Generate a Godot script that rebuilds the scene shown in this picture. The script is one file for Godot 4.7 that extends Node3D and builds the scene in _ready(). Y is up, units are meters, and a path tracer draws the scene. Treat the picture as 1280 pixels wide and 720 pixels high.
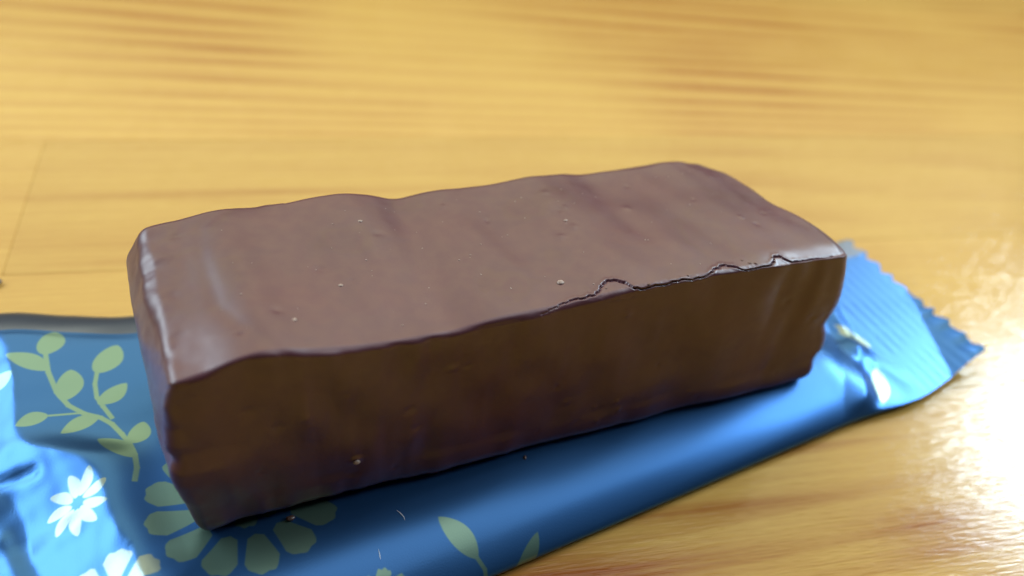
extends Node3D
# A chocolate bar on its opened foil wrapper on a varnished plank table.
# Lengths are worked out in millimetres, table top at y = 0, the bar along x, and scaled to metres when meshes are made.

const MM := 0.001
const LIFT := 7.0
const FILM_TURN := 0.108
const PLANK_TURN := -0.178

var rng := RandomNumberGenerator.new()
var film_noise := FastNoiseLite.new()
var lump := FastNoiseLite.new()
var wave := FastNoiseLite.new()
var skin := FastNoiseLite.new()

# ---------------------------------------------------------------- helpers

func obj(called: String, m: Mesh, mat: Material, parent: Node3D) -> MeshInstance3D:
	var o := MeshInstance3D.new()
	o.name = called
	o.mesh = m
	o.material_override = mat
	parent.add_child(o, true)
	return o

func thing(called: String, label: String, category: String, at := Vector3.ZERO, turn := 0.0, group := "") -> Node3D:
	var o := Node3D.new()
	o.name = called
	add_child(o, true)
	o.position = at
	o.rotation.y = turn
	o.set_meta("label", label)
	o.set_meta("category", category)
	if group:
		o.set_meta("group", group)
	return o

func lin(r: float, g: float, b: float) -> Color:
	return Color(r, g, b).linear_to_srgb()

func table_of(v: float, t: Array) -> float:   # smooth look-up in [[x, y], ...]
	var last := t.size() - 1
	if v <= t[0][0]:
		return t[0][1]
	if v >= t[last][0]:
		return t[last][1]
	for i in range(1, last + 1):
		if v <= t[i][0]:
			var a: Array = t[i - 1]
			var b: Array = t[i]
			var before: Array = t[maxi(i - 2, 0)]
			var after: Array = t[mini(i + 1, last)]
			var w: float = b[0] - a[0]
			var k: float = (v - a[0]) / w
			var m0: float = (b[1] - before[1]) / (b[0] - before[0]) * w
			var m1: float = (after[1] - a[1]) / (after[0] - a[0]) * w
			var k2 := k * k
			var k3 := k2 * k
			return a[1] * (2.0 * k3 - 3.0 * k2 + 1.0) + m0 * (k3 - 2.0 * k2 + k) + b[1] * (3.0 * k2 - 2.0 * k3) + m1 * (k3 - k2)
	return t[last][1]

func seg_dist(p: Vector2, a: Vector2, b: Vector2) -> float:
	var d := b - a
	return p.distance_to(a + d * clampf((p - a).dot(d) / maxf(d.length_squared(), 1e-9), 0.0, 1.0))

func smooth_max(a: float, b: float, k: float) -> float:
	var h := clampf(0.5 + 0.5 * (a - b) / k, 0.0, 1.0)
	return lerpf(b, a, h) + k * h * (1.0 - h)

# normals of a grid of points (millimetres), wound clockwise
func grid_normals(p: PackedVector3Array, rows: int, cols: int, wrap: bool) -> PackedVector3Array:
	var n := PackedVector3Array()
	n.resize(p.size())
	var last := cols if wrap else cols - 1
	for i in rows - 1:
		for j in last:
			var a := i * cols + j
			var b := i * cols + (j + 1) % cols
			var c := a + cols
			var d := b + cols
			var f := (p[d] - p[a]).cross(p[c] - p[b])
			n[a] += f
			n[b] += f
			n[c] += f
			n[d] += f
	for i in n.size():
		n[i] = n[i].normalized()
	return n

func grid_mesh(p: PackedVector3Array, n: PackedVector3Array, rows: int, cols: int, wrap: bool, flip: bool, uv := PackedVector2Array(), col := PackedColorArray(), from := 0, to := -1) -> ArrayMesh:
	var idx := PackedInt32Array()
	var last := (cols if wrap else cols - 1) if to < 0 else to
	for i in rows - 1:
		for j in range(from, last):
			var a := i * cols + j
			var b := i * cols + (j + 1) % cols
			var c := a + cols
			var d := b + cols
			if flip:
				idx.append_array([a, b, c, b, d, c])
			else:
				idx.append_array([a, c, b, b, c, d])
	var v := PackedVector3Array()
	v.resize(p.size())
	for i in p.size():
		v[i] = p[i] * MM
	var arrays := []
	arrays.resize(Mesh.ARRAY_MAX)
	arrays[Mesh.ARRAY_VERTEX] = v
	var nn := n.duplicate()
	if flip:
		for i in nn.size():
			nn[i] = -nn[i]
	arrays[Mesh.ARRAY_NORMAL] = nn
	if uv.size():
		arrays[Mesh.ARRAY_TEX_UV] = uv
	if col.size():
		arrays[Mesh.ARRAY_COLOR] = col
	arrays[Mesh.ARRAY_INDEX] = idx
	var m := ArrayMesh.new()
	m.add_surface_from_arrays(Mesh.PRIMITIVE_TRIANGLES, arrays)
	return m

# a small uneven lump, radii in millimetres
func lump_mesh(r: Vector3, sharp: float, seed_no: int, rings := 10, around := 14) -> ArrayMesh:
	var f := FastNoiseLite.new()
	f.seed = seed_no
	f.frequency = 0.8
	var p := PackedVector3Array()
	for i in rings + 1:
		var a := PI * i / rings
		for j in around:
			var b := TAU * j / around
			var d := Vector3(sin(a) * cos(b), cos(a), sin(a) * sin(b))
			p.append(d * r * (1.0 + sharp * f.get_noise_3dv(d * 1.7)))
	var n := grid_normals(p, rings + 1, around, true)
	var out := n[around * (rings / 2)].dot(p[around * (rings / 2)]) < 0.0
	return grid_mesh(p, n, rings + 1, around, true, out)

func tube_mesh(path: Array, radius: float, around := 8) -> ArrayMesh:
	var p := PackedVector3Array()
	for i in path.size():
		var d: Vector3 = (path[mini(i + 1, path.size() - 1)] - path[maxi(i - 1, 0)]).normalized()
		var s := d.cross(Vector3.UP).normalized()
		var u := s.cross(d)
		var r := radius * (0.35 if i == 0 or i == path.size() - 1 else 1.0)
		for j in around:
			var b := TAU * j / around
			p.append(path[i] + (s * cos(b) + u * sin(b)) * r)
	var n := grid_normals(p, path.size(), around, true)
	var mid: int = path.size() / 2
	return grid_mesh(p, n, path.size(), around, true, n[mid * around].dot(p[mid * around] - path[mid]) < 0.0)

# ---------------------------------------------------------------- camera, lamps, exposure

func set_up() -> void:
	var cam := Camera3D.new()
	cam.name = "camera"
	var right := Vector3(0.911, 0.1251, 0.3929)
	var up := Vector3(0.1618, 0.7681, -0.6196)
	var back := Vector3(-0.3793, 0.628, 0.6795)
	cam.transform = Transform3D(Basis(right, up, back).orthonormalized(), Vector3(-40.2, 81.8 + LIFT, 73.4) * MM)
	cam.near = 0.01
	cam.far = 10.0
	cam.fov = 36.24
	var lens := CameraAttributesPhysical.new()
	lens.frustum_focal_length = 36.67
	lens.frustum_focus_distance = 0.099
	lens.exposure_aperture = 17.0
	lens.frustum_near = 0.01
	lens.frustum_far = 10.0
	cam.attributes = lens
	add_child(cam)
	cam.current = true

	var env := Environment.new()
	env.background_mode = Environment.BG_COLOR
	env.background_color = Color(0.56, 0.55, 0.54)
	env.background_energy_multiplier = 0.06
	env.tonemap_mode = Environment.TONE_MAPPER_LINEAR
	env.tonemap_exposure = 1.0
	env.sdfgi_enabled = true
	env.ssao_enabled = true
	env.ssil_enabled = true
	var we := WorldEnvironment.new()
	we.name = "surroundings"
	we.environment = env
	add_child(we)

	window_light("window_light_right", Vector3(0.97, 0.675, -0.07), Vector2(0.64, 0.18), Color(0.85, 0.94, 1.0), 13.0)
	window_light("window_light_left", Vector3(-0.85, 0.64, -0.58), Vector2(0.92, 0.56), Color(0.90, 0.96, 1.0), 3.1)
	window_light("window_light_back", Vector3(0.45, 1.08, -1.12), Vector2(2.50, 1.00), Color(1.0, 0.94, 0.76), 0.68)
	window_light("ceiling_light", Vector3(0.40, 1.50, -0.16), Vector2(1.30, 1.10), Color(1.0, 0.97, 0.94), 0.56)

func window_light(called: String, at: Vector3, size: Vector2, tint: Color, energy: float) -> void:
	var a := AreaLight3D.new()
	a.name = called
	a.area_size = size
	a.area_normalize_energy = false
	a.light_color = tint
	a.light_energy = energy
	a.area_range = 6.0
	a.shadow_enabled = true
	add_child(a)
	a.look_at_from_position(at, Vector3(0.0, 0.01, 0.0), Vector3.UP)

# ---------------------------------------------------------------- table

const TU0 := -140.0
const TU1 := 330.0
const TV0 := -185.0
const TV1 := 80.0

func noise_bytes(w: int, h: int, gw: int, gh: int, freq: float, seed_no: int, octaves := 3) -> PackedByteArray:
	var f := FastNoiseLite.new()
	f.seed = seed_no
	f.noise_type = FastNoiseLite.TYPE_SIMPLEX_SMOOTH
	f.frequency = freq
	f.fractal_octaves = octaves
	var im := f.get_image(gw, gh, false, false, true)
	im.convert(Image.FORMAT_L8)
	im.resize(w, h, Image.INTERPOLATE_CUBIC)
	return im.get_data()

func row_of(v: float, rows: Array) -> int:
	for k in range(1, rows.size()):
		if v < rows[k]:
			return k - 1
	return rows.size() - 2

func build_table() -> void:
	var rows := [-185.0, -147.0, -109.4, -71.4, -33.5, 4.5, 42.5, 80.0]
	var joints := [[120.0], [205.0], [262.0], [-66.0, 236.0], [-96.0, 178.0], [250.0], [130.0]]
	var w := 1536
	var h := 866
	var warp := noise_bytes(w, h, 30, 217, 0.012, 4, 2)
	var fibre := noise_bytes(w, h, 48, 866, 0.30, 9, 3)
	var fine := noise_bytes(w, h, 300, 866, 0.45, 15, 2)
	var cloud := noise_bytes(w, h, 192, 108, 0.02, 21, 3)
	# darker patches of the grain near the front right: u, v, half length, half width, strength
	var stains := [[26.0, 21.6, 22.0, 1.0, 0.7], [54.0, 28.5, 9.0, 4.0, 0.8], [2.0, 28.6, 20.0, 2.8, 1.3], [40.0, 13.6, 18.0, 0.7, 0.45], [-30.0, -55.0, 30.0, 0.9, 0.55], [-40.0, -37.0, 16.0, 1.1, 0.5], [60.0, -150.0, 40.0, 2.6, 0.5]]
	# ring spacing, slope of the grain, contrast, tone for each row
	var looks := [[11.0, 0.03, 0.8, 0.98], [8.0, -0.16, 1.1, 1.0], [5.6, -0.10, 1.3, 1.0], [17.0, 0.004, 0.45, 0.95], [9.0, -0.02, 0.55, 0.98], [8.0, 0.03, 0.5, 0.94], [9.0, 0.0, 0.7, 1.0]]
	var data := PackedByteArray()
	data.resize(w * h * 3)
	for y in h:
		var v := TV0 + (TV1 - TV0) * (y + 0.5) / h
		var r := row_of(v, rows)
		var lk: Array = looks[r]
		for x in w:
			var at := y * w + x
			var u := TU0 + (TU1 - TU0) * (x + 0.5) / w
			var board := 0
			for jn in joints[r]:
				if u > jn:
					board += 1
			var wp := warp[at] / 255.0 - 0.5
			var ph: float = (v - u * lk[1] * (1.0 if board % 2 == 1 else -0.6)) / lk[0] + wp * 4.5 + r * 3.7 + board * 1.9
			var fr := ph - floorf(ph)
			var ring := smoothstep(0.25, 0.92, fr) * (1.0 - smoothstep(0.92, 1.0, fr))
			var fb := fibre[at] / 255.0
			var fn := fine[at] / 255.0
			var dark: float = ring * 0.62 * lk[2] * clampf(cloud[at] / 255.0 * 1.5 - 0.1, 0.3, 1.15) + (fb - 0.5) * 0.38 + (fn - 0.5) * 0.20 + (cloud[at] / 255.0 - 0.5) * 0.32
			for s in stains:
				var du: float = (u - s[0]) / s[2]
				if du > -2.2 and du < 2.2:
					var dv: float = (v - s[1] - wp * 3.0) / s[3]
					dark += s[4] * exp(-du * du - dv * dv) * (0.7 + 0.6 * fb)
			dark = clampf(dark, -0.25, 1.3)
			var tone: float = lk[3] * (1.05 if board % 2 == 0 else 1.0)
			var red := (0.515 - 0.185 * dark) * tone
			var green := (0.310 - 0.18 * dark) * tone
			var blue := (0.075 - 0.05 * dark) * tone
			data[at * 3] = int(255.0 * pow(clampf(red, 0.0, 1.0), 1.0 / 2.2))
			data[at * 3 + 1] = int(255.0 * pow(clampf(green, 0.0, 1.0), 1.0 / 2.2))
			data[at * 3 + 2] = int(255.0 * pow(clampf(blue, 0.012, 1.0), 1.0 / 2.2))
	var tex := ImageTexture.create_from_image(Image.create_from_data(w, h, false, Image.FORMAT_RGB8, data))
	var mat := StandardMaterial3D.new()
	mat.resource_name = "varnished_pine"
	mat.detail_enabled = true
	mat.detail_albedo = tex
	mat.detail_uv_layer = BaseMaterial3D.DETAIL_UV_2
	mat.detail_blend_mode = BaseMaterial3D.BLEND_MODE_MIX
	mat.roughness = 0.15
	mat.metallic_specular = 0.42
	mat.heightmap_enabled = true
	mat.heightmap_texture = varnish_relief()
	mat.uv1_scale = Vector3(1, 1, 1)
	mat.heightmap_scale = 0.0036
	var top := Node3D.new()
	top.name = "table_top"
	top.set_meta("kind", "structure")
	top.set_meta("label", "varnished yellow pine table top of glued boards")
	top.rotation.y = PLANK_TURN
	add_child(top)
	# the same boards go on past the picture on every side
	for k in 6:
		rows.push_front(rows[0] - 38.0)
		rows.append(rows[-1] + 38.0)
		joints.push_front([fposmod(k * 171.0, 420.0) - 90.0])
		joints.append([fposmod(k * 233.0, 400.0) - 80.0])
	for k in rows.size() - 1:
		var ends := [-430.0]
		if joints[k][0] > -30.0:
			ends.append(-190.0 - 22.0 * (k % 4))
		ends.append_array(joints[k])
		ends.append(430.0 + 40.0 * (k % 3))
		ends.append(640.0)
		for e in ends.size() - 1:
			obj("plank", plank_mesh(ends[e], ends[e + 1], rows[k], rows[k + 1]), mat, top)

func seamless_bytes(gw: int, gh: int, freq: float, seed_no: int, octaves: int) -> PackedByteArray:
	var f := FastNoiseLite.new()
	f.seed = seed_no
	f.noise_type = FastNoiseLite.TYPE_SIMPLEX_SMOOTH
	f.frequency = freq
	f.fractal_octaves = octaves
	var im := f.get_seamless_image(gw, gh, false, false, 0.15, true)
	im.convert(Image.FORMAT_L8)
	im.resize(1024, 1024, Image.INTERPOLATE_CUBIC)
	return im.get_data()

func varnish_relief() -> ImageTexture:   # fibres telegraphing through the varnish, short scratches and orange peel; tiles every 120 x 70 mm
	var fibre := seamless_bytes(40, 1024, 0.22, 51, 3)
	var streak := seamless_bytes(220, 1024, 0.11, 52, 2)
	var peel := seamless_bytes(512, 512, 0.05, 53, 3)
	var out := PackedByteArray()
	out.resize(1024 * 1024)
	for k in out.size():
		var s := streak[k] / 255.0
		out[k] = int(clampf(120.0 + (fibre[k] - 128) * 0.40 + 80.0 * smoothstep(0.60, 0.80, s) - 50.0 * smoothstep(0.42, 0.25, s) + (peel[k] - 128) * 0.22, 0.0, 255.0))
	return ImageTexture.create_from_image(Image.create_from_data(1024, 1024, false, Image.FORMAT_L8, out))

func plank_mesh(u0: float, u1: float, v0: float, v1: float) -> ArrayMesh:
	var st := SurfaceTool.new()
	st.begin(Mesh.PRIMITIVE_TRIANGLES)
	var g := 0.012
	var b := 0.07
	var loops := [[g, -18.0], [g, -0.06], [b, 0.0]]
	var ring := []
	for l in loops:
		var c: float = l[0]
		ring.append([Vector3(u0 + c, l[1], v0 + c), Vector3(u1 - c, l[1], v0 + c), Vector3(u1 - c, l[1], v1 - c), Vector3(u0 + c, l[1], v1 - c)])
	var quads := [[ring[2][0], ring[2][1], ring[2][2], ring[2][3]]]
	for l in 2:
		for k in 4:
			quads.append([ring[l][k], ring[l][(k + 1) % 4], ring[l + 1][(k + 1) % 4], ring[l + 1][k]])
	for q in quads:
		var nrm: Vector3 = -(q[1] - q[0]).cross(q[2] - q[0]).normalized()
		var order := [0, 1, 2, 0, 2, 3]
		var middle := Vector3((u0 + u1) / 2.0, -9.0, (v0 + v1) / 2.0)
		if nrm.dot(q[0] - middle) < 0.0:
			nrm = -nrm
			order = [0, 2, 1, 0, 3, 2]
		for o in order:
			var p: Vector3 = q[o]
			st.set_normal(nrm)
			st.set_uv(Vector2(p.x / 120.0 + v0 * 0.37, p.z / 70.0 + u0 * 0.11))
			st.set_uv2(Vector2((p.x - TU0) / (TU1 - TU0), (p.z - TV0) / (TV1 - TV0)))
			st.add_vertex(p * MM)
	return st.commit()

# ---------------------------------------------------------------- wrapper print

const PX := 12.0     # texture pixels per millimetre
const PU0 := -82.0
const PV0 := -38.0
var art: Image

func paint(poly: PackedVector2Array, c: Color) -> void:
	var lo := Vector2(1e6, 1e6)
	var hi := -lo
	var q := PackedVector2Array()
	for p in poly:
		var t := (p - Vector2(PU0, PV0)) * PX
		q.append(t)
		lo = lo.min(t)
		hi = hi.max(t)
	for y in range(maxi(0, int(lo.y) - 1), mini(art.get_height() - 1, int(hi.y) + 2)):
		for x in range(maxi(0, int(lo.x) - 1), mini(art.get_width() - 1, int(hi.x) + 2)):
			var hit := 0
			for s in 9:
				if Geometry2D.is_point_in_polygon(Vector2(x - 0.35 + 0.68 * (s % 3), y - 0.35 + 0.68 * (s / 3)), q):
					hit += 1
			if hit:
				art.set_pixel(x, y, art.get_pixel(x, y).lerp(c, hit / 9.0))

func leaf(base: Vector2, tip: Vector2, width: float, c: Color, blunt := 0.75) -> void:
	var d := tip - base
	var s := Vector2(-d.y, d.x).normalized()
	var a := PackedVector2Array()
	var b := PackedVector2Array()
	for i in 25:
		var t := i / 24.0
		var k := width * 0.5 * pow(sin(PI * pow(t, 0.92)), blunt)
		var bend := s * 0.25 * sin(PI * t)
		a.append(base + d * t + s * k + bend)
		b.append(base + d * t - s * k + bend)
	b.reverse()
	a.append_array(b)
	paint(a, c)

func stem(points: Array, width: float, c: Color) -> void:
	for i in points.size() - 1:
		var d: Vector2 = (points[i + 1] - points[i])
		var s := Vector2(-d.y, d.x).normalized() * width * 0.5
		var e: Vector2 = d.normalized() * width * 0.25
		paint(PackedVector2Array([points[i] + s - e, points[i + 1] + s + e, points[i + 1] - s + e, points[i] - s - e]), c)

func petal(centre: Vector2, angle: float, r0: float, r1: float, half: float, c: Color) -> void:
	var poly := PackedVector2Array()
	for i in 13:
		var t := -1.0 + i / 6.0
		poly.append(centre + Vector2.from_angle(angle + half * t) * (r1 * (1.0 - 0.14 * pow(absf(t), 3.0)) + 0.12 * sin(t * 9.0)))
	for i in 5:
		var t := 1.0 - i / 2.0
		poly.append(centre + Vector2.from_angle(angle + half * 0.75 * t) * (r0 + 0.5 * absf(t)))
	paint(poly, c)

func sprig(at: Vector2, turn: float, c: Color) -> void:   # the leafy twig, for the stretches of film beyond the picture
	var m := Transform2D(turn, at)
	stem([m * Vector2(0, 0), m * Vector2(0.6, -4), m * Vector2(0, -8), m * Vector2(-1.5, -12)], 0.5, c)
	for k in 3:
		leaf(m * Vector2(0.4, -2.0 - 3.5 * k), m * Vector2(4.2, -4.5 - 3.6 * k), 2.4, c)
		leaf(m * Vector2(0.2, -3.0 - 3.5 * k), m * Vector2(-3.9, -5.0 - 3.6 * k), 2.4, c)
	leaf(m * Vector2(-1.5, -12), m * Vector2(-2.4, -16), 2.6, c)

func print_film() -> ImageTexture:
	art = Image.create_empty(int(162.0 * PX), int(74.0 * PX), false, Image.FORMAT_RGB8)
	var ground := lin(0.036, 0.135, 0.35)
	var green := lin(0.17, 0.295, 0.24)
	var cream := lin(0.21, 0.28, 0.275)
	art.fill(ground)
	# twig left of the bar
	var s1 := [Vector2(-50.6, -27.2), Vector2(-50.8, -23.3), Vector2(-50.4, -19.4), Vector2(-49.5, -16.6), Vector2(-48.1, -14.6), Vector2(-46.5, -13.2), Vector2(-45.5, -11.7), Vector2(-44.8, -9.7), Vector2(-44.3, -7.7), Vector2(-44.1, -5.5), Vector2(-44.3, -3.3), Vector2(-44.9, -1.4)]
	stem(s1, 0.62, green)
	stem([Vector2(-45.4, -21.4), Vector2(-46.1, -19.1), Vector2(-46.3, -16.7), Vector2(-45.9, -14.9), Vector2(-45.3, -12.6)], 0.55, green)
	stem([Vector2(-51.8, -15.8), Vector2(-48.0, -14.7)], 0.32, green)
	leaf(Vector2(-50.8, -26.6), Vector2(-49.0, -31.0), 3.3, green, 0.62)
	leaf(Vector2(-50.7, -23.6), Vector2(-55.0, -28.6), 2.5, green)
	leaf(Vector2(-49.8, -17.6), Vector2(-48.3, -22.7), 3.2, green, 0.62)
	leaf(Vector2(-45.6, -20.9), Vector2(-42.3, -25.2), 3.4, green, 0.62)
	leaf(Vector2(-46.4, -15.5), Vector2(-42.6, -17.8), 2.5, green)
	leaf(Vector2(-51.8, -15.9), Vector2(-55.4, -15.6), 2.2, green)
	leaf(Vector2(-46.5, -13.6), Vector2(-51.0, -12.2), 2.3, green)
	leaf(Vector2(-44.1, -7.6), Vector2(-42.1, -10.7), 2.5, green, 0.62)
	leaf(Vector2(-44.1, -5.0), Vector2(-47.4, -9.7), 2.4, green)
	# daisies on the crumpled corner
	var hub := Vector2(-50.9, -1.3)
	for t in [Vector2(-51.1, -5.1), Vector2(-48.9, -5.1), Vector2(-47.6, -2.6), Vector2(-48.0, 0.4), Vector2(-49.5, 2.3), Vector2(-51.6, 2.9), Vector2(-53.6, 1.6), Vector2(-54.2, -0.9), Vector2(-53.4, -3.7)]:
		leaf(hub + (t - hub) * 0.18, t, 1.35, cream, 0.6)
	for k in 7:
		petal(Vector2(-49.6, 12.0), k * TAU / 7.0 + 0.5, 1.4, 5.0, 0.36, cream)
	# the big flower half under the bar
	for k in 13:
		petal(Vector2(-34.6, 5.0), 0.2 + k * TAU / 13.0, 5.3, 10.6, 0.205, green)
	for k in 7:
		petal(Vector2(-34.6, 5.0), k * TAU / 7.0, 1.0, 4.2, 0.36, green)
	for k in 8:
		petal(Vector2(-25.0, 23.0), k * TAU / 8.0 + 0.3, 1.0, 3.4, 0.3, green)
	# leaves on the front roll
	leaf(Vector2(-13.6, 22.6), Vector2(-16.0, 16.6), 2.7, green)
	stem([Vector2(-13.7, 22.3), Vector2(-13.2, 24.0), Vector2(-13.6, 27.0)], 0.5, green)
	leaf(Vector2(-9.8, 26.4), Vector2(-5.6, 22.4), 1.9, green)
	leaf(Vector2(-7.0, 27.4), Vector2(-2.2, 25.6), 1.7, green)
	leaf(Vector2(-17.5, 25.6), Vector2(-13.5, 26.4), 1.3, green)
	# near the sealed end
	leaf(Vector2(53.0, 23.6), Vector2(57.2, 16.0), 2.6, lin(0.24, 0.30, 0.235))
	leaf(Vector2(57.6, 4.4), Vector2(60.0, 10.4), 2.6, lin(0.24, 0.30, 0.235))
	# the rest of the film
	for q in [[-72, 10, 0.3], [-70, -20, 1.4], [-20, -12, 0.2], [4, 2, 2.2], [24, -18, 0.9], [44, -8, -0.6], [-66, 26, 2.0]]:
		sprig(Vector2(q[0], q[1]), q[2], green)
	for q in [[-8, -22], [34, 4], [14, -8], [-74, -6]]:
		for k in 9:
			petal(Vector2(q[0], q[1]), k * TAU / 9.0, 1.0, 4.0, 0.28, cream)
	art.generate_mipmaps()
	return ImageTexture.create_from_image(art)

# ---------------------------------------------------------------- wrapper

func back_edge(x: float) -> float:
	return table_of(x, [[-84.0, -42.0], [-55.0, -40.0], [-47.0, -36.4], [-40.0, -33.4], [-20.0, -30.0], [40.0, -27.0], [60.0, -23.0], [80.0, -23.0]])

func film_point(x: float, s: Vector2, zb: float) -> Vector3:
	# s is a point of the plain section (z, y); the crumples and the flat end change it
	var z := s.x
	var y := s.y
	var upper := smoothstep(0.6, 2.6, y)
	# crumpled corner at the open end: a crest that runs forward from the back, the film falling away to the left
	var crest := table_of(z, [[-36.0, -55.5], [-25.0, -54.4], [-13.5, -55.0], [-10.0, -52.6], [-6.5, -49.2], [-2.4, -48.0], [2.2, -47.9], [7.0, -47.0], [10.4, -46.5], [16.0, -45.5], [24.0, -44.5]])
	var d := crest - x
	if d > -14.0:
		var rise := 1.5 * smoothstep(-16.0, -6.0, z) * (1.0 - 0.30 * smoothstep(10.0, 26.0, z))
		y += upper * rise * exp(-pow(minf(d, 0.0) / 4.6, 2.0))
		var fall := sqrt(maxf(d, 0.0) * maxf(d, 0.0) + 0.16) - 0.4 if d > 0.0 else 0.0
		var steep := 0.40 + 0.035 * sin(z * 0.40 + 1.0) + 0.04 * film_noise.get_noise_2d(x * 4.0, z * 4.0)
		var drop := minf(fall, 8.0) * steep + maxf(fall - 8.0, 0.0) * steep * 0.2
		y -= upper * drop
		var p := Vector2(x, z)
		if d > 0.0:
			y -= upper * 0.45 * exp(-pow(seg_dist(p, Vector2(-64.0, -9.8), Vector2(-54.6, -7.9)) / 0.8, 2.0))
			y += upper * 0.3 * exp(-pow(seg_dist(p, Vector2(-58.8, -1.0), Vector2(-57.4, 8.0)) / 1.0, 2.0))
			y += upper * 0.25 * exp(-pow(seg_dist(p, Vector2(-60.0, 3.0), Vector2(-52.0, 1.4)) / 1.6, 2.0))
			y += upper * 0.12 * film_noise.get_noise_2d(x * 9.0, z * 7.0)
		y = maxf(y, 0.5 if upper > 0.5 else 0.12)
	# slight unevenness everywhere
	y += upper * 0.13 * film_noise.get_noise_2d(x * 1.3, z * 4.0)
	# the flattened, crimped end
	var t := smoothstep(45.0, 60.0, x)
	if t > 0.0:
		var flat_z := lerpf(-20.0 + 13.0 * smoothstep(50.0, 66.0, x), 25.0 - 2.0 * smoothstep(59.0, 77.0, x), (z - zb) / (24.0 - zb))
		var flat_y := 2.9 - 0.085 * (flat_z - 10.0) + (s.y - 2.3) * 0.035
		var crimp := smoothstep(60.5, 62.0, x) * (1.0 - smoothstep(75.5, 76.5, x))
		flat_y += crimp * 0.03 * sin(TAU * x / 1.9) * (0.6 + 0.8 * film_noise.get_noise_2d(x * 2.0 + 300.0, z * 6.0))
		z = lerpf(z, flat_z, t)
		y = lerpf(y, flat_y, t * t * (3.0 - 2.0 * t))
		var p := Vector2(x, z)
		# gusset: creases that meet below the sealed end
		var node := Vector2(56.6, 14.4)
		var up2 := smoothstep(1.5, 3.0, y)
		y += up2 * 0.5 * maxf(0.0, 1.0 - seg_dist(p, node, Vector2(59.8, 5.8)) / 1.8)
		y += up2 * 0.6 * maxf(0.0, 1.0 - seg_dist(p, node, Vector2(47.1, 25.5)) / 3.2)
		y -= up2 * 0.5 * maxf(0.0, 1.0 - seg_dist(p, Vector2(55.0, 18.0), Vector2(52.0, 26.0)) / 2.4)
		y += up2 * 0.4 * maxf(0.0, 1.0 - seg_dist(p, node, Vector2(60.5, 23.0)) / 2.6)
		y -= up2 * 0.35 * maxf(0.0, 1.0 - seg_dist(p, Vector2(52.0, 4.0), Vector2(56.0, 9.5)) / 3.0)
		# the front corner of the seal bends down beyond a fold
		var f1 := Vector2(75.2, 10.6)
		var fd := (Vector2(67.4, 26.4) - f1).normalized()
		var over := (p - f1).dot(Vector2(-fd.y, fd.x) * -1.0)
		if over > 0.0 and z > -2.0:
			y += 0.26 * over
		
		# pinked edge
		var tooth := absf(fposmod(z + 0.8 * film_noise.get_noise_2d(7.0, z * 9.0), 3.1) / 3.1 - 0.5) * 2.0
		x += smoothstep(73.0, 76.4, x) * (smoothstep(0.05, 0.95, tooth) * 1.3 - 0.5 + 0.7 * film_noise.get_noise_2d(40.0, z * 8.0))
	return Vector3(x, y, z)

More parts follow.
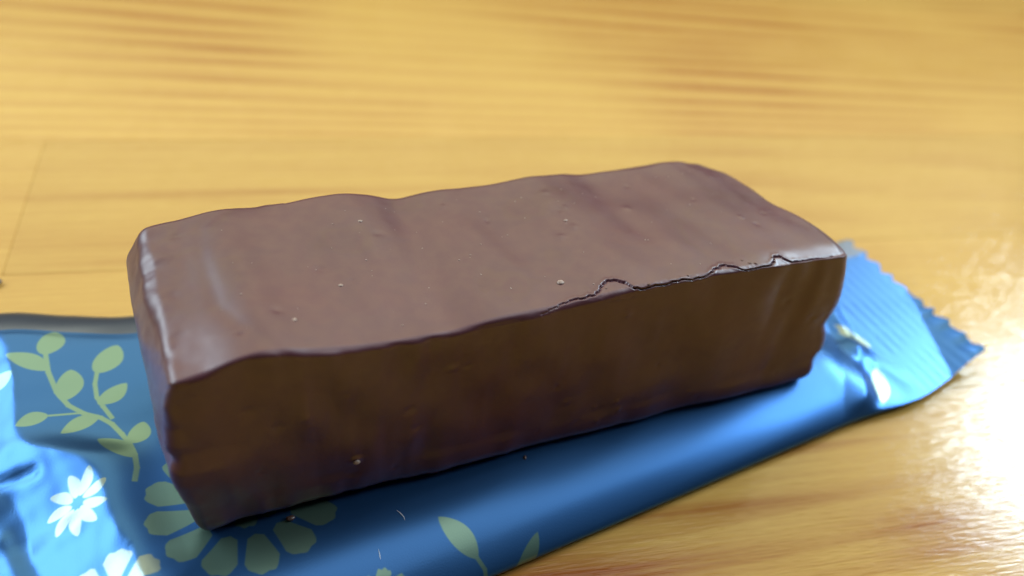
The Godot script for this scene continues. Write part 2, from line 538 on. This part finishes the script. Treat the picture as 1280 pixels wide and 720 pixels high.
func build_wrapper() -> void:
	film_noise.seed = 5
	film_noise.frequency = 0.02
	film_noise.fractal_octaves = 2
	var xs := []
	var x := -82.0
	while x < 76.5:
		xs.append(x)
		x += 0.22 if x > 60.0 else (0.3 if x < -42.0 and x > -62.0 or x > 44.0 else 0.7)
	xs.append(76.5)
	var segs := [2, 3, 5, 5, 14, 14, 54, 24, 16, 14, 12, 12, 8, 6, 3, 2]
	var cols := 1
	for k in segs:
		cols += k
	var strip: int = segs[0] + segs[1] + segs[2] + segs[3] + segs[4]
	var p := PackedVector3Array()
	var uv := PackedVector2Array()
	for xx in xs:
		var zb := back_edge(xx)
		var c := [Vector2(-2, 0.12), Vector2(zb + 8.0, 0.12), Vector2(zb + 1.6, 0.3), Vector2(zb, 1.4), Vector2(zb + 1.6, 2.8), Vector2(zb + 6.3, 3.95), Vector2(zb + 12.0, 4.35),
			Vector2(0, 4.4), Vector2(9, 4.75), Vector2(13.5, 5.1), Vector2(17.2, 4.75), Vector2(20.6, 3.75), Vector2(23.1, 2.3), Vector2(24.0, 1.1), Vector2(22.8, 0.3), Vector2(18.0, 0.12)]
		var line := PackedVector2Array()
		var n := c.size()
		for k in n:
			for q in segs[k]:
				line.append(c[k].cubic_interpolate(c[(k + 1) % n], c[(k - 1 + n) % n], c[(k + 2) % n], q / float(segs[k])))
		line.append(line[0])
		var arc := PackedFloat32Array()
		arc.resize(cols)
		var zero := 0
		for j in range(1, cols):
			arc[j] = arc[j - 1] + line[j].distance_to(line[j - 1])
			if j >= strip and line[j - 1].x < 0.0 and line[j].x >= 0.0 and line[j].y > 2.0:
				zero = j
		var shift := arc[zero] - line[zero].x
		for j in cols:
			p.append(film_point(xx, line[j], zb))
			uv.append(Vector2((xx - PU0) / 162.0, (arc[j] - shift - PV0) / 74.0))
	var rows := xs.size()
	var nrm := grid_normals(p, rows, cols, false)
	var probe := (rows / 2) * cols + strip + 30
	var flip := nrm[probe].y < 0.0

	var grain := FastNoiseLite.new()
	grain.seed = 3
	grain.frequency = 0.32
	var gt := NoiseTexture2D.new()
	gt.noise = grain
	gt.width = 2048
	gt.height = 936
	gt.seamless = true
	gt.as_normal_map = true
	gt.bump_strength = 1.0
	var film := StandardMaterial3D.new()
	film.resource_name = "printed_metal_film"
	film.albedo_texture = print_film()
	film.metallic = 0.82
	film.roughness = 0.35
	film.normal_enabled = true
	film.normal_texture = gt
	film.normal_scale = 0.11
	film.uv1_scale = Vector3.ONE
	var silver := StandardMaterial3D.new()
	silver.resource_name = "unprinted_metal_film"
	silver.albedo_color = lin(0.13, 0.165, 0.235)
	silver.metallic = 0.85
	silver.roughness = 0.3

	var w := thing("foil_wrapper", "flattened blue foil wrapper with pale green leaf and flower print, under the chocolate bar", "wrapper", Vector3.ZERO, FILM_TURN)
	obj("printed_film", grid_mesh(p, nrm, rows, cols, false, flip, uv, PackedColorArray(), strip, cols - 1), film, w)
	var edge := obj("unprinted_margin", grid_mesh(p, nrm, rows, cols, false, flip, uv, PackedColorArray(), 0, strip), silver, w)
	edge.set_meta("label", "plain silver grey margin along the back fold")

# ---------------------------------------------------------------- chocolate bar

const BOT := -2.5
const TOP := 21.5
const HALF_L := 40.0
const HALF_W := 12.87

var crack := PackedVector2Array([Vector2(-2.4, 13.0), Vector2(-1.0, 12.6), Vector2(0.6, 12.0), Vector2(2.4, 11.7), Vector2(3.6, 11.75), Vector2(5.0, 11.5), Vector2(5.7, 11.0), Vector2(6.2, 10.5), Vector2(7.0, 9.95), Vector2(7.9, 9.8), Vector2(8.6, 10.1), Vector2(9.1, 10.7), Vector2(9.8, 11.7), Vector2(10.5, 12.15), Vector2(12.4, 12.0), Vector2(13.5, 12.2), Vector2(14.6, 11.9), Vector2(15.6, 12.0), Vector2(16.1, 11.8), Vector2(17.2, 12.1), Vector2(18.4, 12.15), Vector2(19.5, 11.9), Vector2(20.5, 11.4), Vector2(21.1, 10.9), Vector2(22.0, 10.8), Vector2(22.6, 10.4), Vector2(23.8, 11.0), Vector2(24.5, 12.1), Vector2(25.4, 12.4), Vector2(26.2, 12.2), Vector2(28.5, 12.1), Vector2(29.4, 11.6), Vector2(29.9, 11.0), Vector2(30.6, 10.8), Vector2(31.8, 11.9), Vector2(33.0, 12.2), Vector2(34.3, 12.1), Vector2(36.0, 12.4), Vector2(38.0, 12.3)])
var pits := PackedVector3Array()    # small blisters and dimples: x, height or depth, 1 on the front face and -1 on the top
var ridge := PackedVector2Array([Vector2(-27.0, -12.5), Vector2(-31.5, -11.6), Vector2(-33.7, -9.6), Vector2(-34.2, -5.2), Vector2(-34.1, -0.4), Vector2(-34.0, 4.1), Vector2(-32.8, 7.4), Vector2(-31.0, 10.2), Vector2(-29.8, 12.6)])

func line_dist(p: Vector2, line: PackedVector2Array) -> float:
	var best := 1e9
	for i in line.size() - 1:
		best = minf(best, seg_dist(p, line[i], line[i + 1]))
	return best

func crack_side(p: Vector2) -> float:   # how far in front of the crack (towards the front face) a point lies
	for i in crack.size() - 1:
		if p.x >= crack[i].x and p.x <= crack[i + 1].x:
			return p.y - lerpf(crack[i].y, crack[i + 1].y, (p.x - crack[i].x) / maxf(crack[i + 1].x - crack[i].x, 1e-4))
	return -1.0

const BACK_TOP := [[-40.0, 0.1], [-36.0, 0.35], [-32.3, 0.95], [-26.3, 0.75], [-20.0, 1.05], [-17.0, 1.0], [-14.1, 0.2], [-11.1, -0.75], [-8.0, -0.65], [-4.0, -0.4], [0.5, -0.5], [7.0, 0.05], [11.8, -0.2], [16.6, -0.6], [24.0, -0.55], [30.6, -0.4], [36.0, -0.9], [40.0, -1.3]]
const FRONT_TOP := [[-40.0, -0.4], [-36.3, 0.35], [-33.0, 1.35], [-30.5, 1.6], [-26.0, 0.5], [-20.5, -0.1], [-12.9, -0.5], [-9.4, -0.1], [-0.2, 0.3], [9.6, 0.9], [20.3, 1.0], [32.0, 0.6], [40.0, 0.3]]
const RIGHT_END := [[-2.5, 3.6], [-0.5, 4.3], [2.6, 3.5], [4.6, 4.3], [7.0, 3.6], [9.2, 2.5], [11.0, 2.9], [13.0, 2.9], [15.0, 2.5], [18.5, 1.5], [21.5, 0.2]]
const LEFT_END := [[-2.5, 1.2], [0.8, 0.5], [4.0, -0.1], [7.5, -0.9], [9.2, -1.0], [10.6, -0.5], [12.0, -0.9], [17.8, -0.9], [20.5, -0.4], [21.5, -0.1]]
const RIGHT_RIM := [[-12.9, -6.3], [-10.8, -4.6], [-8.9, -2.9], [-5.3, -2.0], [-0.3, -1.6], [3.0, -0.4], [7.0, 0.5], [10.5, 0.3], [12.9, 0.0]]

func bar_deform(b: Vector3, n: Vector3) -> Vector3:
	var p := b
	var across := clampf((b.z + HALF_W) / (2.0 * HALF_W), 0.0, 1.0)
	var high := smoothstep(12.0, TOP, b.y)
	var flat_top := smoothstep(0.3, 0.95, n.y)
	p.y += high * lerpf(table_of(b.x, BACK_TOP), table_of(b.x, FRONT_TOP), across * across * (3.0 - 2.0 * across))
	# the ends
	if b.x > 14.0:
		var k := pow((b.x - 14.0) / (HALF_L - 14.0), 3.0)
		p.x += k * (table_of(b.y, RIGHT_END) * (0.35 + 0.65 * across) + table_of(b.z, RIGHT_RIM))
	elif b.x < -25.0:
		var k := pow((-25.0 - b.x) / (HALF_L - 25.0), 3.0)
		p.x += k * (table_of(b.y, LEFT_END) - 1.1 * (1.0 - across) * (1.0 - smoothstep(17.0, 21.0, b.y)) * smoothstep(-2.0, 10.0, b.y))
		p.z += k * 0.7 * smoothstep(0.0, -8.0, b.z) * smoothstep(16.0, 21.0, b.y)
	# soft waves left by the coating as it ran
	var push := 0.0
	push += flat_top * 0.34 * wave.get_noise_3d(b.x * 1.0 - b.z * 0.15, 0.0, b.z * 0.30)
	push += (1.0 - flat_top) * (0.38 * wave.get_noise_3d(b.x * 0.8 + 50.0 + 0.25 * b.y, b.y * 0.35, b.z * 0.5) + 0.26 * wave.get_noise_3d(b.x * 2.3 + 10.0, b.y * 0.5, b.z) * (0.5 + wave.get_noise_2d(b.x * 0.5, 300.0)))
	if n.z > 0.3 or flat_top > 0.9:
		for k in pits.size():
			var pit := pits[k]
			if (pit.z > 0.0) == (n.z > 0.3) and absf(b.x - pit.x) < 1.6:
				var dy := (b.y if n.z > 0.3 else b.z) - pit.y
				if absf(dy) < 1.6:
					var size := 0.22 + 0.10 * (k % 4)
					push += (0.10 if k % 3 == 0 else -0.09) * exp(-(pow(b.x - pit.x, 2.0) * (0.5 if k % 2 == 0 else 1.0) + dy * dy) / (size * size))
	push += 0.13 * lump.get_noise_3dv(b * 0.8)
	push += 0.004 * skin.get_noise_3dv(b * 0.5)
	var end_near := smoothstep(-35.0, -40.0, b.x)
	push += end_near * (0.36 * lump.get_noise_3d(b.x * 1.2 + 9.0, b.y * 0.8, b.z * 0.9) + 0.09 * lump.get_noise_3d(b.x * 3.0 + 40.0, b.y * 3.4, b.z * 3.4))
	var side := absf(n.z) * (1.0 - absf(n.y))
	push += side * 0.22 * lump.get_noise_3d(b.x * 0.8, b.y * 0.8 + 30.0, b.z)
	if flat_top > 0.0 and b.x < -24.0:
		var d := line_dist(Vector2(b.x, b.z), ridge)
		var inside := 1.0 if b.x < table_of(b.z, [[-12.9, -29.0], [-9.6, -33.7], [-5.2, -34.2], [-0.4, -34.1], [4.1, -34.0], [7.4, -32.8], [10.2, -31.0], [12.9, -29.6]]) else -1.0
		push += flat_top * (-0.09 * exp(-pow(d / 0.8, 2.0)) + 0.07 * exp(-pow((d * inside + 2.6) / 1.8, 2.0)))
	# the ledge in the front left corner, and the foot of the coating along the bottom
	if n.z > 0.2:
		push += n.z * 0.55 * smoothstep(-30.0, -40.0, b.x) * (smoothstep(12.0, 8.8, b.y) - 0.6 * smoothstep(8.0, 2.0, b.y))
		push += n.z * 0.18 * smoothstep(3.2, 1.4, b.y) * (0.6 + 0.8 * lump.get_noise_2d(b.x * 0.9, 77.0))
		push += n.z * 0.40 * exp(-pow((b.x + 22.3) / 0.5, 2.0) - pow((b.y - 4.8) / 0.4, 2.0))
	p.y -= flat_top * 0.45 * smoothstep(22.0, 32.0, b.x) * pow(smoothstep(9.5, 13.0, b.z), 2.0)
	# the crack along the front edge of the top
	if b.x > -3.0 and b.y > 17.0 and b.z > 8.0:
		var sunk := TOP - b.y - table_of(b.x, FRONT_TOP)
		var q := Vector2(b.x + sunk * (-40.2 - b.x) / 60.0, b.z + sunk * 0.98)
		if q.y < 16.5:
			q += Vector2(0.25 * skin.get_noise_2d(q.x * 1.3, 5.0), 0.20 * skin.get_noise_2d(q.x * 1.2, 60.0) + 0.05 * skin.get_noise_2d(q.x * 4.0, 90.0))
			var d := line_dist(q, crack)
			var deep := 0.25 + 0.75 * smoothstep(-2.5, 4.0, b.x) * (1.0 - 0.75 * smoothstep(31.0, 38.0, b.x))
			var front := crack_side(q)
			var wide := 0.052 + 0.025 * smoothstep(4.0, 8.0, b.x) * smoothstep(14.0, 9.0, b.x)
			if d < 3.0:
				push += 0.06 * deep * exp(-pow((d - 0.3) / 0.25, 2.0))
				if front > 0.0:
					push -= deep * 0.12 * exp(-d / 0.9)
				push -= deep * 0.34 * exp(-pow(d / wide, 2.0))
			# flaked shell below the first arch of the crack
			var scallop := absf(q.y - (13.1 - 0.08 * pow(q.x - 8.0, 2.0) * 0.5))
			if q.x > 4.6 and q.x < 11.6:
				push += 0.07 * exp(-pow(scallop / 0.3, 2.0)) * sin(PI * (q.x - 4.6) / 7.0)
	p += n * push
	p.y += LIFT
	return p

func bar_section() -> Array:   # [z, y, nz, ny, inset radius] round the plain section, densest along the top front edge
	var out := []
	var rtf := 0.75
	var rbf := 2.6
	var rtb := 1.1
	var rbb := 2.0
	var z := -HALF_W + rtb
	while z < HALF_W - rtf - 0.02:      # top, back to front
		out.append([z, TOP, 0.0, 1.0])
		z += 0.28 if z < 6.0 else (0.15 if z < 8.6 else 0.075)
	for i in 16:
		var a := PI / 2.0 * (1.0 - i / 16.0)
		out.append([HALF_W - rtf + rtf * cos(a), TOP - rtf + rtf * sin(a), cos(a), sin(a)])
	var y := TOP - rtf
	while y > BOT + rbf:
		out.append([HALF_W, y, 1.0, 0.0])
		y -= 0.09 if y > 17.0 else 0.32
	for i in 12:
		var a := -PI / 2.0 * i / 12.0
		out.append([HALF_W - rbf + rbf * cos(a), BOT + rbf + rbf * sin(a), cos(a), sin(a)])
	for i in 12:
		out.append([lerpf(HALF_W - rbf, -HALF_W + rbb, i / 12.0), BOT, 0.0, -1.0])
	for i in 8:
		var a := -PI / 2.0 - PI / 2.0 * i / 8.0
		out.append([-HALF_W + rbb + rbb * cos(a), BOT + rbb + rbb * sin(a), cos(a), sin(a)])
	for i in 34:
		out.append([-HALF_W, lerpf(BOT + rbb, TOP - rtb, i / 34.0), -1.0, 0.0])
	for i in 10:
		var a := PI - PI / 2.0 * i / 10.0
		out.append([-HALF_W + rtb + rtb * cos(a), TOP - rtb + rtb * sin(a), cos(a), sin(a)])
	return out

func build_bar() -> void:
	wave.seed = 12
	wave.frequency = 0.09
	wave.fractal_octaves = 2
	lump.seed = 31
	lump.frequency = 0.10
	lump.fractal_octaves = 2
	skin.seed = 8
	skin.frequency = 0.9
	skin.fractal_octaves = 2
	for k in 46:
		pits.append(Vector3(rng.randf_range(-38.0, 38.0), rng.randf_range(0.5, 19.0) if k < 26 else rng.randf_range(-11.0, 10.0), 1.0 if k < 26 else -1.0))
	var sec := bar_section()
	var cols := sec.size()
	var stations := []    # x, inset, how much the normal turns to the end, shrink of the cap
	var r := 1.25
	var rl := 1.25
	for k in 16:
		stations.append([-HALF_L, rl, 1.0, maxf(k / 16.0, 0.004)])
	for k in 10:
		var a := PI / 2.0 * (1.0 - k / 10.0)
		stations.append([-HALF_L + rl - rl * sin(a), rl * (1.0 - cos(a)), sin(a), 1.0])
	var x := -HALF_L + rl
	while x < HALF_L - r:
		stations.append([x, 0.0, 0.0, 1.0])
		x += 0.26 if x < -3.0 else 0.12
	for k in 11:
		var a := PI / 2.0 * k / 10.0
		stations.append([HALF_L - r + r * sin(a), r * (1.0 - cos(a)), sin(a), 1.0])
	for k in 16:
		stations.append([HALF_L, r, 1.0, maxf(1.0 - (k + 1) / 16.0, 0.004)])
	var p := PackedVector3Array()
	var col := PackedColorArray()
	var tint := FastNoiseLite.new()
	tint.seed = 44
	tint.frequency = 0.06
	tint.fractal_octaves = 4
	var mid_y := (TOP + BOT) / 2.0
	for s in stations:
		var sx := signf(s[0])
		for q in sec:
			var z: float = q[0] * (1.0 - s[1] / HALF_W) * s[3]
			var y: float = mid_y + (q[1] - mid_y) * (1.0 - s[1] / 12.0)
			y = mid_y + (y - mid_y) * s[3]
			var turn: float = s[2]
			var n := Vector3(sx * turn, q[3] * sqrt(1.0 - turn * turn), q[2] * sqrt(1.0 - turn * turn))
			var b := Vector3(s[0], y, z)
			p.append(bar_deform(b, n))
			var t := tint.get_noise_3dv(b)
			var k := 1.0 + 0.16 * t
			col.append(Color(0.084 * k, 0.0245 * k * (1.0 - 0.05 * t), 0.0360 * k * (1.0 - 0.08 * t)))
	var rows := stations.size()
	var nrm := grid_normals(p, rows, cols, true)
	var flip := nrm[(rows / 2) * cols + 20].y < 0.0
	var fine := FastNoiseLite.new()
	fine.seed = 17
	fine.frequency = 0.03
	fine.fractal_octaves = 4
	var ft := NoiseTexture2D.new()
	ft.noise = fine
	ft.width = 512
	ft.height = 512
	ft.seamless = true
	var rough_noise := FastNoiseLite.new()
	rough_noise.seed = 27
	rough_noise.frequency = 0.012
	rough_noise.fractal_octaves = 3
	var ramp := Gradient.new()
	ramp.set_color(0, Color(0.74, 0.74, 0.74))
	ramp.set_color(1, Color(1, 1, 1))
	var rt := NoiseTexture2D.new()
	rt.noise = rough_noise
	rt.width = 512
	rt.height = 512
	rt.seamless = true
	rt.color_ramp = ramp
	var mat := StandardMaterial3D.new()
	mat.resource_name = "dark_chocolate"
	mat.vertex_color_use_as_albedo = true
	mat.roughness = 0.47
	mat.roughness_texture = rt
	mat.metallic_specular = 0.65
	mat.heightmap_enabled = true
	mat.heightmap_texture = ft
	mat.heightmap_scale = 0.0004
	mat.uv1_triplanar = true
	mat.uv1_scale = Vector3(70, 70, 70)
	var bar := thing("chocolate_bar", "dark brown chocolate coated bar with a thin crack along its top front edge", "chocolate bar")
	obj("chocolate_coating", grid_mesh(p, nrm, rows, cols, true, flip, PackedVector2Array(), col), mat, bar)

	# pale grains stuck in the coating
	var pale := StandardMaterial3D.new()
	pale.resource_name = "pale_sugar"
	pale.albedo_color = lin(0.34, 0.25, 0.205)
	pale.roughness = 0.5
	var big := obj("sugar_grain", lump_mesh(Vector3(0.42, 0.22, 0.36), 0.25, 3), pale, bar)
	big.position = bar_deform(Vector3(1.7, TOP, 9.0), Vector3.UP) * MM
	var spots := [Vector2(-21.5, 3.4), Vector2(-16.6, -6.6), Vector2(-27.4, 8.2), Vector2(7.5, -1.6)]
	for q in spots:
		var g := obj("sugar_grain", lump_mesh(Vector3(0.26, 0.10, 0.2), 0.3, int(q.x) + 90), pale, bar)
		g.position = bar_deform(Vector3(q.x, TOP, q.y), Vector3.UP) * MM
	var front := obj("sugar_grain", lump_mesh(Vector3(0.40, 0.3, 0.22), 0.3, 7), pale, bar)
	front.position = bar_deform(Vector3(-22.3, 4.8, HALF_W), Vector3.BACK) * MM
	var broken := StandardMaterial3D.new()
	broken.resource_name = "broken_coating"
	broken.albedo_color = lin(0.17, 0.095, 0.07)
	broken.roughness = 0.7
	var chips := [Vector3(25.3, 11.9, 0.30), Vector3(24.7, 11.2, 0.22), Vector3(26.1, 12.1, 0.24), Vector3(28.8, 11.6, 0.20), Vector3(11.0, 12.5, 0.22), Vector3(6.0, 11.6, 0.2), Vector3(16.4, 12.2, 0.18)]
	for k in chips.size():
		var c: Vector3 = chips[k]
		var flake := obj("coating_flake", lump_mesh(Vector3(c.z, c.z * 0.35, c.z * 0.7), 0.7, 200 + k, 5, 7), broken, bar)
		flake.position = bar_deform(Vector3(c.x, TOP, c.y), Vector3.UP) * MM
		flake.rotation = Vector3(0.3, k * 1.3, 0.2)
	var st := SurfaceTool.new()
	var grain := lump_mesh(Vector3(0.13, 0.05, 0.08), 0.3, 5, 4, 6)
	for k in 70:
		var at := Vector3(rng.randf_range(-37.0, 36.0), TOP, rng.randf_range(-10.5, 10.8))
		var size := rng.randf_range(0.35, 1.15)
		st.append_from(grain, 0, Transform3D(Basis(Vector3.UP, rng.randf() * TAU).scaled(Vector3.ONE * size), bar_deform(at, Vector3.UP) * MM))
	var dust := obj("sugar_dust", st.commit(), pale, bar)
	dust.set_meta("kind", "stuff")

# ---------------------------------------------------------------- crumbs and lint

func dome(z: float) -> float:
	return table_of(z, [[0.0, 4.4], [9.0, 4.75], [13.5, 5.1], [17.2, 4.75], [20.6, 3.75]])

func film_place(x: float, z: float, y: float) -> Vector3:
	return Vector3(x, y, z).rotated(Vector3.UP, FILM_TURN) * MM

func build_small_things() -> void:
	var choc := StandardMaterial3D.new()
	choc.resource_name = "chocolate_crumb"
	choc.albedo_color = lin(0.085, 0.043, 0.03)
	choc.roughness = 0.35
	var crumbs := [[-31.0, 10.1, 0.34, "larger chocolate crumb at the foot of the bar over the green flower print"], [-2.6, 13.3, 0.2, "tiny chocolate crumb on blue film against the middle of the bar front"]]
	for k in crumbs.size():
		var c: Array = crumbs[k]
		var o := obj("chocolate_crumb", lump_mesh(Vector3(c[2] * 1.5, c[2] * 0.7, c[2]), 0.5, 60 + k), choc, self)
		o.position = film_place(c[0], c[1], dome(c[1]) + c[2] * 0.4)
		o.rotation.y = k * 1.1
		o.set_meta("label", c[3])
		o.set_meta("category", "crumb")
		o.set_meta("group", "chocolate crumbs beside the bar")
	var dark := StandardMaterial3D.new()
	dark.resource_name = "dark_fragment"
	dark.albedo_color = lin(0.10, 0.08, 0.085)
	dark.roughness = 0.5
	var bit := obj("dark_fragment", lump_mesh(Vector3(1.5, 0.5, 0.75), 0.3, 77), dark, self)
	bit.position = Vector3(-60.4, 0.42, -42.4) * MM
	bit.rotation.y = 0.35
	bit.set_meta("label", "dark grey fragment on the table at the left frame edge")
	bit.set_meta("category", "fragment")
	var white := StandardMaterial3D.new()
	white.resource_name = "white_lint"
	white.albedo_color = lin(0.75, 0.8, 0.86)
	white.roughness = 0.6
	var threads := [[[-20.0, 14.0], [-19.75, 14.5], [-19.6, 15.1], [-19.65, 15.6], "curved white lint fibre on the blue film in front of the bar"], [[-23.7, 17.6], [-23.75, 18.0], [-23.85, 18.4], [-23.9, 18.7], "short straight white lint fibre on the front roll of the wrapper"]]
	for t in threads:
		var path := []
		for k in 4:
			var y := dome(t[k][1]) - 0.32
			path.append(Vector3(t[k][0], y + 0.42, t[k][1]).rotated(Vector3.UP, FILM_TURN))
		var o := obj("lint_fibre", tube_mesh(path, 0.045), white, self)
		o.set_meta("label", t[4])
		o.set_meta("category", "fibre")
		o.set_meta("group", "white fibres on the wrapper")

func _ready() -> void:
	rng.seed = 2024
	set_up()
	build_table()
	build_wrapper()
	build_bar()
	build_small_things()
